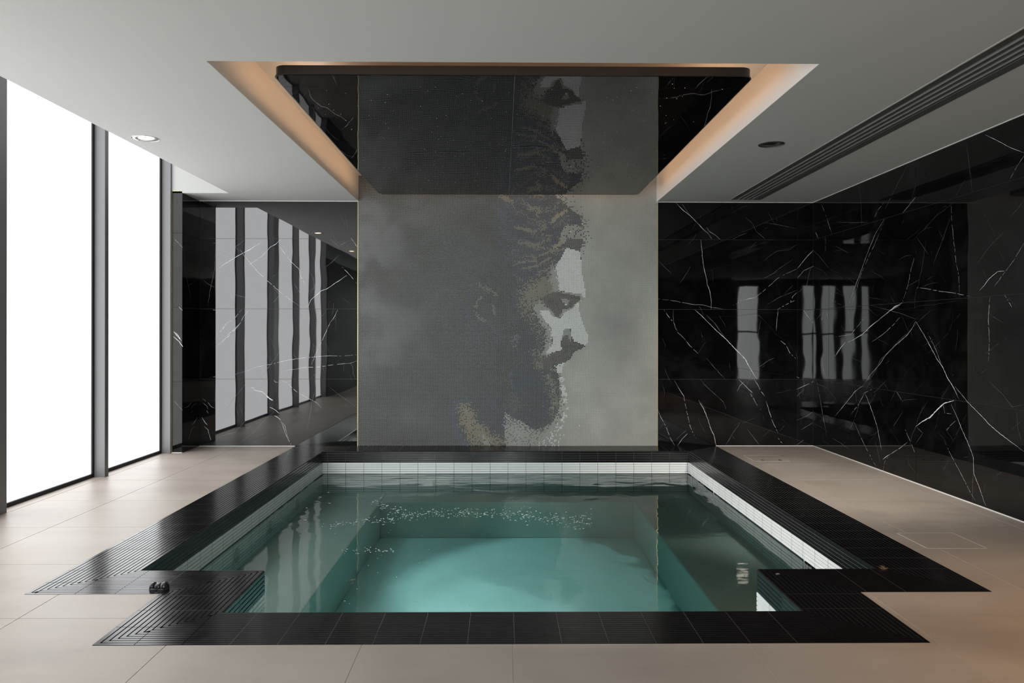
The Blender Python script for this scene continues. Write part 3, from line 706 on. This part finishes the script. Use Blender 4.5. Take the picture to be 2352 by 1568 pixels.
# tesserae: one shallow box each, colours stored per face
hw = PW*.378; x0s = xm0+.006+(ii+.5)*PW; z0s = (jj+.5)*PW
nT = x0s.size; xc = x0s.ravel(); zc = z0s.ravel()
jx = (rng.rand(nT)-.5)*.0008; jz = (rng.rand(nT)-.5)*.0008; dp = .0016+rng.rand(nT)*.0006
off = np.array([(-1,0,-1),(1,0,-1),(1,0,1),(-1,0,1)])
V = np.zeros((nT, 8, 3))
for q in range(4):
    V[:,q,0] = xc+jx+off[q,0]*hw; V[:,q,2] = zc+jz+off[q,2]*hw; V[:,q,1] = YB-dp
    V[:,q+4,0] = V[:,q,0]; V[:,q+4,2] = V[:,q,2]; V[:,q+4,1] = YB
fq = np.array([(0,1,2,3),(0,4,5,1),(1,5,6,2),(2,6,7,3),(3,7,4,0)])
Fc = (np.arange(nT)*8)[:,None,None]+fq[None]
me = bpy.data.meshes.new('tesserae')
me.vertices.add(nT*8); me.vertices.foreach_set('co', V.ravel())
me.loops.add(nT*20); me.loops.foreach_set('vertex_index', Fc.ravel().astype(np.int32))
me.polygons.add(nT*5); me.polygons.foreach_set('loop_start', np.arange(nT*5, dtype=np.int32)*4); me.polygons.foreach_set('loop_total', np.full(nT*5, 4, np.int32))
me.update(calc_edges=True)
ca = me.attributes.new('tile_colour', 'FLOAT_COLOR', 'FACE')
cf = np.ones((nT, 5, 4)); cf[:,:,:3] = img.reshape(-1,3)[:,None,:]
ca.data.foreach_set('color', cf.ravel())
m_tess = mat('glass_tesserae', (.2,.2,.2), .28)
at_ = N(m_tess, 'ShaderNodeAttribute'); at_.attribute_name = 'tile_colour'; L(m_tess, at_.outputs['Color'], bsdf(m_tess).inputs['Base Color'])
me.materials.append(m_tess)
mo = link(me, 'tesserae', None, mos); mo.location = (-mos.location.x, -YB, 0); tag(mo, kind='stuff')
m_mg = mat('mosaic_grout', (.375,.38,.37), .85)
def C(o, root): o.parent = root; o.location = (-root.location.x, -root.location.y, -root.location.z); return o
C(MB().box(xm0, xm1, YB, YB+.006, 0, ZT).obj('grout_bed', m_mg), mos)
for (a, b) in ((xm0-.0045, xm0+.0005), (xm1-.0005, xm1+.0045)):
    C(MB().box(a, b, YB-.004, YB+.006, 0, CZ if a > 0 else CZ).obj('brass_edge', m_gold), mos)

# ================================================================== STAR CEILING PANEL
SZ = 2.828; x0, x1, y0, y1 = -1.372, 1.512, 4.46, 8.30
rad = .075; th = .058
star = empty('star_ceiling_panel', ((x0+x1)/2, (y0+y1)/2, SZ))
tag(star, 'glossy black floating ceiling panel with rounded corners and pinprick star lights', 'ceiling panel')
def rrect(x0, x1, y0, y1, r_, n=8):
    P = []
    for (cx, cy, a0) in ((x1-r_,y1-r_,0),(x0+r_,y1-r_,90),(x0+r_,y0+r_,180),(x1-r_,y0+r_,270)):
        for k in range(n+1):
            a = math.radians(a0+90*k/n); P.append((cx+r_*math.cos(a), cy+r_*math.sin(a)))
    return P
def rings_xy(prof, mb, x0, x1, y0, y1, r_, cap=(False, False)):
    rr = []
    for (o_, z) in prof: rr.append([(x, y, z) for x, y in rrect(x0+o_, x1-o_, y0+o_, y1-o_, max(r_-o_, .01))])
    mb.rings(rr, True, cap)
mb = MB(); rings_xy([(.012,SZ+.001),(0.0,SZ+.003),(0.0,SZ+.008),(.006,SZ+.010),(.006,SZ+th),(.02,SZ+th)], mb, x0, x1, y0, y1, rad, (False, True))
C(mb.obj('rim', m_rim, None, smooth=False), star)
xs = .075
for (a, b, left) in ((x0, xs-.0018, True), (xs+.0018, x1, False)):
    P = rrect(x0+.010, x1-.010, y0+.010, y1-.010, rad-.01)
    if left: P = [p for p in P if p[0] < xs]; P = [(b, y1-.01)]+P+[(b, y0+.01)]
    else:
        P = [p for p in P if p[0] > xs]; n = len(P); k = n//2
        P = [(a, y0+.01)]+[p for p in P if p[1] < 6]+[p for p in P if p[1] >= 6]+[(a, y1-.01)]
    mb = MB(); mb.poly([(x, y, SZ) for x, y in P][::-1]); mb.poly([(x, y, SZ+.006) for x, y in P])
    C(mb.obj('gloss_sheet', m_star), star)
C(MB().box(xs-.0018, xs+.0018, y0+.01, y1-.01, SZ-.0012, SZ+.004).obj('seam', m_alu_dark), star)
sb = MB()
for k in range(210):
    x = random.uniform(x0+.08, x1-.08); y = random.uniform(y0+.12, y1-.12); r_ = random.choice([.0012,.0014,.0016,.0022])
    sb.lathe([(r_, SZ-.0001), (r_*.6, SZ-.0012)], (x, y, 0), 6, (False, True))
tag(C(sb.obj('star_lights', m_starlamp), star), kind='stuff')
lb = MB(); zz = SZ+th
lb.box(x0+.06, x0+.075, y0+.1, y1-.1, zz, zz+.012); lb.box(x1-.075, x1-.06, y0+.1, y1-.1, zz, zz+.012)
lb.box(x0+.1, x1-.1, y0+.06, y0+.075, zz, zz+.012); lb.box(x0+.1, x1-.1, y1-.075, y1-.06, zz, zz+.012)
C(lb.obj('led_strip', m_led), star)
hb = MB()
for x in (x0+.5, 0.07, x1-.5):
    for y in (y0+.6, y1-.6): hb.box(x-.01, x+.01, y-.01, y+.01, zz, RZ)
C(hb.obj('hanger', m_alu), star)

# ================================================================== POOL
pool = empty('pool_basin', (0.05, 5.8, 0))
tag(pool, 'sunken spa pool edged in black ribbed tile with white ribbed inner band', 'pool')
joints = MB(); NRIB = 16; TL = .1966; ZR = .0015
def coping_segment(i):
    o0, o1, i0, i1 = [Vector((*p, 0)) for p in (OL[i], OL[(i+1) % 8], IL[i], IL[(i+1) % 8])]
    d = (o1-o0).normalized(); s = Vector((d.y, -d.x, 0))
    if (i0-o0).dot(s) < 0: s = -s
    wd = abs((i0-o0).dot(s))
    l0 = lambda t: (i0-o0).dot(d)*t; Ln = (o1-o0).length; l1 = lambda t: Ln+(i1-o1).dot(d)*t
    ph = o0.dot(d); anchor = -.536 if abs(d.x) > .5 else 6.043
    anchor = anchor*(d.x if abs(d.x) > .5 else d.y)
    lo = min(l0(0), l0(1)); hi = max(l1(0), l1(1))
    k0 = math.floor((lo+ph-anchor)/TL); cuts = []
    c = anchor+k0*TL-ph
    while c < hi: cuts.append((c, c+TL)); c += TL
    # joined slivers: merge very short end tiles
    for (c0, c1) in cuts:
        gq = []
        for t in (0, 1):
            for cc in (c0-.0017, c0+.0017): gq.append(o0+s*(wd*t)+d*min(max(cc, l0(t)), l1(t))+Vector((0,0,ZR-.0005)))
        if (gq[1]-gq[0]).length > .001 and (gq[3]-gq[2]).length > .001: joints.poly([gq[0], gq[1], gq[3], gq[2]])
        mb = MB(); c0 += .0016; c1 -= .0016
        for k in range(NRIB):
            ta, tb = (k+.13)/NRIB, (k+.87)/NRIB; tA, tB = (k+.02)/NRIB, (k+.98)/NRIB
            pts = []
            ok = True
            for t, z in ((tA, -.0035), (ta, ZR), (tb, ZR), (tB, -.0035)):
                a = max(c0, l0(t)+.0008); b = min(c1, l1(t)-.0008)
                if b-a < .001: ok = False; break
                base = o0+s*(wd*t)
                pts.append((base+d*a+Vector((0,0,z)), base+d*b+Vector((0,0,z))))
            if not ok: continue
            for q in range(3): mb.poly([pts[q][0], pts[q][1], pts[q+1][1], pts[q+1][0]])
            mb.poly([p[0] for p in pts]); mb.poly([p[1] for p in pts])
        if mb.f: C(mb.obj('coping_tile', m_rib), pool)
for i in range(8): coping_segment(i)
tag(C(joints.obj('joint_grout', m_bed), pool), kind='stuff')
bed = MB()
for q in clip_rects(-2.357, 2.454, 3.71, YB, [(-1.955, 2.049, 4.075, 8.166),(-1.29,1.399,3.4,4.2)]): bed.box(*q, -.11, -.0036)
for q in clip_rects(-1.692, 1.792, 3.10, 3.71, [(-1.288,1.397,3.461,3.72)]): bed.box(*q, -.11, -.0036)
C(bed.obj('coping_bed', m_bed), pool)
# corner seams of the mitres
# inner walls: ribbed wall tiles, black row then white rows
HR = .0243; NW = 5; RH = HR*NW
def wall_tile_mesh(len_, mt, axis, sgn, nm):
    mb = MB()
    for k in range(NW):
        z1 = -k*HR-.0012; z0 = -(k+1)*HR+.0012; zi = .0022
        prof = [(0, z1), (.004, z1-zi), (.004, z0+zi), (0, z0)]
        for q in range(3):
            (a, za), (b, zb) = prof[q], prof[q+1]
            P = [(0,a,za),(len_,a,za),(len_,b,zb),(0,b,zb)]
            if axis == 'x': P = [(p[0], p[1]*sgn, p[2]) for p in P]
            else: P = [(p[1]*sgn, p[0], p[2]) for p in P]
            mb.poly(P)
    return mb.mesh(nm, [mt])
mcache = {}
SKIM = [(7.20, 8.02, -.345, -.200), (4.30, 5.03, -.345, -.213)]
def wall_run(axis, fixed, a, b, sgn, anchor, rows):
    c = anchor + math.floor((a-anchor)/TL)*TL
    while c < b:
        p, q = max(a, c)+.0016, min(b, c+TL)-.0016; c += TL
        if q-p < .006: continue
        for r_ in rows:
            mt = m_rib if r_ == 0 else m_whitetile
            if axis == 'y' and fixed > 2 and r_ == 2 and any(s0 < (p+q)/2 < s1 for (s0, s1, _, _) in SKIM): continue
            key = (axis, sgn, r_ == 0, round(q-p, 4))
            if key not in mcache: mcache[key] = wall_tile_mesh(q-p, mt, axis, sgn, 'wall_tile')
            o = link(mcache[key], 'black_wall_tile' if r_ == 0 else 'white_wall_tile', None, pool)
            pos = (p, fixed, -.002-r_*RH) if axis == 'x' else (fixed, p, -.002-r_*RH)
            o.location = tuple(pos[i]-pool.location[i] for i in range(3))
wall_run('x', 8.168, -1.957, 2.051, -1, -1.702, (0,1,2,3))
wall_run('y', -1.957, 4.073, 8.164, 1, 6.043, (0,1,2,3))
wall_run('y', 2.051, 4.077, 8.164, -1, 6.043, (0,1,2,3))
wall_run('y', -1.29, 3.459, 4.073, 1, 6.043, (0,1,2))
wall_run('y', 1.399, 3.459, 4.077, -1, 6.043, (0,1,2))
# shell behind the tiles
FZ, BZ = -.82, -.45
sh = MB()
sh.box(-2.3, 2.4, 8.168, 8.5, -1.0, -.11)
for q in clip_rects(4.0, 8.2, -1.0, -.11, [s for s in SKIM]): sh.box(2.051, 2.25, q[0], q[1], q[2], q[3])
sh.box(-2.2, -1.957, 3.4, 8.2, -1.0, -.11)
sh.box(-1.957, -1.29, 3.2, 4.073, -1.0, -.11); sh.box(1.399, 2.2, 3.2, 4.077, -1.0, -.11)
sh.box(-1.3, 1.4, 3.2, 3.459, -1.0, -.11)
C(sh.obj('basin_shell', m_bed_black), pool)
fl = MB(); fl.box(-1.957, 2.051, 3.459, 8.168, FZ-.1, FZ); C(fl.obj('basin_floor', m_bench), pool)
BX0, BX1, BY = -1.253, 1.357, 7.70
bn_ = MB()
bn_.box(-1.957, BX0, 4.073, 8.168, FZ, BZ); bn_.box(BX1, 2.051, 4.077, 8.168, FZ, BZ); bn_.box(BX0, BX1, BY, 8.168, FZ, BZ)
C(bn_.obj('bench', m_bench_shaded, None, bevel=.01), pool)
# water jets
for (yy) in (7.14, 6.32, 5.52, 4.72):
    jt = MB(); jt.lathe([(.052,.002),(.050,.008),(.034,.009),(.030,.003),(.018,.003),(.016,.010),(.001,.011)], (-1.957+.004, yy, -.345), 24, axis='x')
    C(jt.obj('water_jet', m_silver, None, smooth=True), pool)
# skimmer mouths with bars
for k, (a, b, c, d) in enumerate(SKIM):
    s_ = MB(); s_.box(2.24, 2.25, a, b, c, d); s_.box(2.051, 2.25, a, b, c-.01, c); s_.box(2.051,2.25,a,b,d,d+.008)
    o = C(s_.obj('skimmer', m_black_matte), pool)
    f_ = MB(); f_.box(2.044, 2.056, a-.006, a, c, d+.006); f_.box(2.044, 2.056, b, b+.006, c, d+.006); f_.box(2.044, 2.056, a, b, d, d+.006)
    ff = f_.obj('skimmer_frame', m_whitetile); C(ff, pool)
    yl = [b-.04-.045*i for i in range(5)] if k == 0 else [b-.05-.06*i for i in range(10)]
    for y in yl:
        oo = MB().box(2.052, 2.066, y-.008, y+.008, c, d).obj('bar', m_whitetile if k == 0 else m_plastic); C(oo, pool)

# ---- water: closed body, absorbing, thin glossy surface
m_water = bpy.data.materials.new('pool_water'); m_water.use_nodes = True
nt = m_water.node_tree; nt.nodes.clear()
out = nt.nodes.new('ShaderNodeOutputMaterial')
tr = nt.nodes.new('ShaderNodeBsdfTransparent'); gl = nt.nodes.new('ShaderNodeBsdfGlossy'); gl.inputs['Roughness'].default_value = .03
fr = nt.nodes.new('ShaderNodeFresnel'); fr.inputs['IOR'].default_value = 1.33
mx = nt.nodes.new('ShaderNodeMixShader'); bp = nt.nodes.new('ShaderNodeBump'); bp.inputs['Strength'].default_value = .35; bp.inputs['Distance'].default_value = .02
ge = nt.nodes.new('ShaderNodeNewGeometry')
vm = nt.nodes.new('ShaderNodeVectorMath'); vm.operation = 'MULTIPLY'; vm.inputs[1].default_value = (1.0, 1.6, 1.0)
nz = nt.nodes.new('ShaderNodeTexNoise'); nz.inputs['Scale'].default_value = 2.2; nz.inputs['Detail'].default_value = 3.5; nz.inputs['Roughness'].default_value = .45; nz.inputs['Distortion'].default_value = .7
nt.links.new(ge.outputs['Position'], vm.inputs[0]); nt.links.new(vm.outputs[0], nz.inputs['Vector'])
sep = nt.nodes.new('ShaderNodeSeparateXYZ'); nt.links.new(ge.outputs['Position'], sep.inputs[0])
mr = nt.nodes.new('ShaderNodeMapRange'); mr.inputs['From Min'].default_value = 5.2; mr.inputs['From Max'].default_value = 7.6; mr.inputs['To Min'].default_value = .26; mr.inputs['To Max'].default_value = 1.0
nt.links.new(sep.outputs['Y'], mr.inputs['Value'])
mm = nt.nodes.new('ShaderNodeMath'); mm.operation = 'MULTIPLY'; nt.links.new(nz.outputs[0], mm.inputs[0]); nt.links.new(mr.outputs[0], mm.inputs[1])
nt.links.new(mm.outputs[0], bp.inputs['Height']); nt.links.new(bp.outputs[0], gl.inputs['Normal']); nt.links.new(bp.outputs[0], fr.inputs['Normal'])
nt.links.new(fr.outputs[0], mx.inputs[0]); nt.links.new(tr.outputs[0], mx.inputs[1]); nt.links.new(gl.outputs[0], mx.inputs[2])
nt.links.new(mx.outputs[0], out.inputs['Surface'])
va = nt.nodes.new('ShaderNodeVolumeAbsorption'); va.inputs['Color'].default_value = (.08,.91,.97,1); va.inputs['Density'].default_value = .38
nt.links.new(va.outputs[0], out.inputs['Volume'])
wb = bmesh.new()
gx = [-1.960]+list(np.linspace(-1.29, 1.399, 60))+[2.054]; gx = sorted(set(list(np.linspace(-1.960,-1.293,16))+list(np.linspace(-1.293,1.402,62))+list(np.linspace(1.402,2.054,16))))
gy = sorted(set(list(np.linspace(3.456,4.07,14))+list(np.linspace(4.07,8.171,92))))
vt, vb = {}, {}
def wz(x, y):
    a = .0010+.0022*max(0, min(1, (y-5.6)/1.8))
    return WZ + a*(mnoise.noise(Vector((x*2.1, y*3.2, 0)))+.5*mnoise.noise(Vector((x*5, y*8, 3))))
def gv(d, i, j, z=None):
    if (i, j) not in d: d[(i, j)] = wb.verts.new((gx[i], gy[j], wz(gx[i], gy[j]) if z is None else z))
    return d[(i, j)]
def inside(i, j):
    cx, cy = (gx[i]+gx[i+1])/2, (gy[j]+gy[j+1])/2
    return cy > 4.07 or (-1.293 < cx < 1.402)
for i in range(len(gx)-1):
    for j in range(len(gy)-1):
        if not inside(i, j): continue
        q = [(i,j),(i+1,j),(i+1,j+1),(i,j+1)]
        f = wb.faces.new([gv(vt, *p) for p in q]); f.smooth = True
        wb.faces.new([gv(vb, *p, FZ-.02) for p in q][::-1])
for (di, dj) in ((0,1),(0,-1),(1,0),(-1,0)):
    for i in range(len(gx)-1):
        for j in range(len(gy)-1):
            if not inside(i, j): continue
            a, b = i+di, j+dj
            if 0 <= a < len(gx)-1 and 0 <= b < len(gy)-1 and inside(a, b): continue
            if di == 1: e = ((i+1,j),(i+1,j+1))
            elif di == -1: e = ((i,j+1),(i,j))
            elif dj == 1: e = ((i+1,j+1),(i,j+1))
            else: e = ((i,j),(i+1,j))
            wb.faces.new([vt[e[0]], vb[e[0]], vb[e[1]], vt[e[1]]])
wme = bpy.data.meshes.new('pool_water'); wb.normal_update(); wb.to_mesh(wme); wb.free(); wme.materials.append(m_water)
water = link(wme, 'pool_water'); tag(water, 'clear teal water with small ripples filling the black-edged pool', 'water')
# foam flecks carried by the jets
m_foam = mat('foam', (.50,.56,.57), .5)
fm = MB()
def fleck(u, v, s):
    x, y = on_floor(u, v, WZ)
    if not (-1.9 < x < 2.0 and 4.15 < y < 8.1) : return
    n = 7; rr = []; el = random.uniform(1.2, 3.2)
    for sc_, hz in ((1, 0.0), (.7, .0018)):
        rr.append([(x+s*.55*sc_*el*1.6*math.cos(2*math.pi*k/n)*random.uniform(.8,1.1), y+s*.55*sc_*math.sin(2*math.pi*k/n)*random.uniform(.8,1.1), wz(x, y)+.0006+hz) for k in range(n)])
    fm.rings(rr, True, (True, True))
for k in range(420):
    t = random.random()**.8; u = 740+t*620; v = 1203-26*math.sin(t*3.0)+random.gauss(0, 3+7*t)+ (6 if t < .3 else 0)
    fleck(u, v, random.uniform(.0015,.0045))
for k in range(60):
    t = random.random(); fleck(860+90*t+random.gauss(0,6), 1152+34*t+random.gauss(0,5), random.uniform(.002,.006))
for k in range(40): fleck(random.uniform(600,1150), random.uniform(1200,1395), random.uniform(.0012,.0028))
for k in range(40): fleck(780+random.random()*130, 1264+random.gauss(0,3), random.uniform(.0015,.0035))
for (u, v) in ((755,1131),(738,1141),(758,1155),(705,1166),(702,1194)): fleck(u, v, .008)
fo = tag(fm.obj('foam_flecks', m_foam), 'white foam flecks drifting on the teal pool water', 'foam', kind='stuff')

# ================================================================== DOWNLIGHTS
def downlight(x, y, on, label):
    t = empty('ceiling_downlight', (x, y, CZ)); tag(t, label, 'downlight', 'recessed ceiling downlights')
    R = LR
    mb = MB(); mb.lathe([(R-.001,.001),(R-.0015,-.0022),(R-.0045,-.0022),(R-.0055,.004),(R-.006,.075)], n=40)
    mb.obj('trim_ring', m_silver if on else m_vent, t, smooth=True)
    mb = MB(); mb.lathe([(R-.004,.020),(R-.006,.085)], n=40); mb.lathe([(R-.006,.085),(.001,.086)], n=40); mb.obj('recess_can', m_darkring, t)
    g = MB(); tz = .012
    g.lathe([(.088,0),(.088,-.004),(.083,-.007),(.050,-.006),(.046,.004),(.046,.02)], n=40)
    o = g.obj('gimbal', m_silver if on else m_vent, t, smooth=True); o.location = (-.006, 0, .009); o.rotation_euler = (0, math.radians(-5 if on else 0), 0)
    sc = MB()
    for a in (2.6, 5.2): sc.lathe([(.006,-.0085),(.0,-.009)], (.068*math.cos(a), .068*math.sin(a), 0), 10)
    sc.obj('screw', m_gasket, o)
    l = MB(); l.lathe([(.046,-.0055),(.030,-.0085),(.0005,-.0095)], n=32); l.obj('lens', m_lamp if on else m_plastic, o, smooth=True)
    return t
downlight(*LAMPS_L[0], True, 'lit silver recessed downlight in the ceiling nearest the frosted windows')
downlight(*LAMPS_R[0], False, 'unlit dark recessed downlight between the cove and the linear vent')
for (x, y) in LAMPS_L[1:]: downlight(x, y, True, 'lit downlight above the foreground, seen only mirrored in the left marble')

# ================================================================== LINEAR VENT
vent = empty('linear_vent', ((VSX0+VSX1)/2, (VSY0+VSY1)/2, CZ))
tag(vent, 'long dark four-slot linear air vent set in the right ceiling', 'vent')
C(MB().box(VSX0, VSX0+.012, VSY0, VSY1, CZ-.002, CZ+.03).obj('pale_lip', m_vent_lip), vent)
C(MB().box(VSX0, VSX1, VSY0, VSY1, CZ+.06, CZ+.07).obj('backing', m_black_matte), vent)
C(MB().box(VSX0+.012, VSX0+.066, VSY0, VSY1-.004, CZ+.004, CZ+.05).obj('side_frame', m_vent), vent)
C(MB().box(VSX1-.068, VSX1, VSY0, VSY1-.004, CZ-.003, CZ+.05).obj('side_frame', m_vent), vent)
C(MB().box(VSX0+.012, VSX1, VSY1-.004, VSY1, CZ-.002, CZ+.05).obj('end_cap', m_vent), vent)
pit = (VSX1-.068-(VSX0+.066))/4
for k in range(4):
    xx = VSX0+.066+pit*k
    if k < 3:
        C(MB().box(xx+.030, xx+pit, VSY0, VSY1-.004, CZ+.002, CZ+.045).obj('blade', m_vent), vent)
    C(MB().box(xx+.027, xx+.0295, VSY0, VSY1-.004, CZ-.001, CZ+.04).obj('slot_edge', m_vent_lip if False else m_silver), vent)

# ================================================================== FLOOR HATCHES
for k, (a, b, c, d) in enumerate(HATCH):
    h = empty('floor_hatch', ((a+b)/2, (c+d)/2, 0))
    tag(h, 'square stone floor hatch with dark lifting handle near the back wall' if k == 0 else 'square stone floor hatch in the right walkway, nearer the camera', 'hatch')
    fr_ = MB(); e = .004
    for q in ((a,b,c,c+e*.5),(a,b,d-e*.5,d),(a,a+e,c,d),(b-e,b,c,d)): fr_.box(*q, -.0058, .0008)
    C(fr_.obj('metal_edge', mat('hatch_metal', (.75,.72,.62), .35, metal=.3)), h)
    C(MB().box(a+e+.001, b-e-.001, c+e+.001, d-e-.001, -.0058, .0003).obj('lid', m_floor), h)
    if k == 0:
        hd = MB(); cx = (a+b)/2+.02
        hd.box(cx-.11, cx-.09, c+.03, c+.075, .0003, .002); hd.box(cx+.07, cx+.09, c+.03, c+.075, .0003, .002); hd.box(cx-.12, cx+.10, c+.025, c+.033, .0003, .0015)
        C(hd.obj('handle', m_alu_dark), h)

# ================================================================== SMALL THINGS ON THE COPING
bx, by = on_floor(367, 1352)
kn = empty('coping_fitting', (bx, by, .0015)); kn.rotation_euler = (0, 0, math.radians(-6))
tag(kn, 'small black plastic two-lobed fitting on the left pool coping beside the notch', 'fitting')
def dome(mb, x0, x1, hy, hz, z0=0, nx=10, na=12, p=2.6):
    rr = []
    for i in range(nx+1):
        t = -1+2*i/nx; s = max(.05, (1-abs(t)**p)**(1/p)); x = (x0+x1)/2+(x1-x0)/2*t
        ring = []
        for k in range(na+1):
            a = math.pi*k/na; ring.append((x, hy*s*math.copysign(abs(math.cos(a))**.7, math.cos(a)), z0+hz*s*math.sin(a)**.7 if 0 < k < na else z0))
        rr.append(ring)
    mb.rings(rr, True)
mb = MB(); mb.rings([[(.052*math.cos(a)*sx, .03*math.sin(a)*sx, z) for a in [2*math.pi*k/28 for k in range(28)]] for sx, z in ((1.0,0),(1.0,.005),(.96,.008))]); mb.obj('base', m_plastic, kn, smooth=False)
mb = MB(); dome(mb, -.046, -.016, .024, .024, .006); mb.obj('lobe', m_plastic, kn, smooth=True)
mb = MB(); dome(mb, .010, .048, .024, .028, .006); mb.obj('lobe', m_plastic, kn, smooth=True)
mb = MB(); dome(mb, -.020, .014, .021, .021, .006, p=4); mb.obj('centre_pad', m_plastic, kn, smooth=True)

tx, ty = on_floor(2030, 1307)
tw = empty('dry_twig', (tx, ty, .0015)); tag(tw, 'tuft of dry brown twigs on the right coping by the corner mitre', 'twig')
m_twig = mat('dry_twig', (.20,.11,.06), .7); mb = MB()
for k in range(26):
    a = random.uniform(0, 2*math.pi); l = random.uniform(.008,.032); c0 = Vector((random.uniform(-.015,.015), random.uniform(-.012,.012), .001)); e = c0+Vector((math.cos(a)*l, math.sin(a)*l*.7, random.uniform(.002,.016)))
    m_ = (c0+e)/2+Vector((0,0,.004)); mb.tube([c0, m_, e], [.0009,.0008,.0004], 4)
mb.obj('twigs', m_twig, tw)
lx, ly = on_floor(1788, 1319)
lf = MB(); n = 10
lf.rings([[(lx+.013*math.cos(2*math.pi*k/n)*s, ly+.009*math.sin(2*math.pi*k/n)*s, z+.0015*(k % 3)) for k in range(n)] for s, z in ((1,.0016),(.6,.0045))])
tag(lf.obj('fallen_leaf', mat('grey_leaf', (.12,.12,.12), .5)), 'tiny grey curled leaf on the inner right coping corner', 'leaf')

# ================================================================== LAMPS
def spot(x, y, z, w_, col, size=120, blend=.9, name='warm_spot', r=.05, tgt=None):
    ld = bpy.data.lights.new(name, 'SPOT'); ld.energy = w_; ld.color = col; ld.spot_size = math.radians(size); ld.spot_blend = blend; ld.shadow_soft_size = r
    o = bpy.data.objects.new(name, ld); COL.objects.link(o); o.location = (x, y, z)
    if tgt: o.rotation_euler = (Vector(tgt)-Vector((x, y, z))).to_track_quat('-Z', 'Y').to_euler()
    return o
for (x, y) in LAMPS_L: spot(x, y, CZ-.03, 10, (1,.80,.55))
spot(-2.70, 5.82, CZ-.05, 320, (1,.95,.90), 46, .35, 'pool_fill_spot', .03, (1.05,6.2,-.6))  # added fill lamp for the pool; cone edge imitates the bench's shadow line
spot(-2.70, 3.30, CZ-.05, 320, (1,.95,.90), 46, .35, 'pool_fill_spot', .03, (1.1,5.0,-.6))  # second added pool fill, cut off the same way over the left bench
spot(2.55, 2.9, CZ-.05, 700, (1,.90,.80), 50, 1.0, 'walkway_fill_spot', .10, (2.85,7.5,0))  # added out of view to brighten the right walkway, no fixture there
spot(3.0, 2.55, CZ-.05, WARM_W, (1,.56,.26), 95, 1.0, 'foreground_warm_spot')  # stands in for the unseen source of the warm floor patch
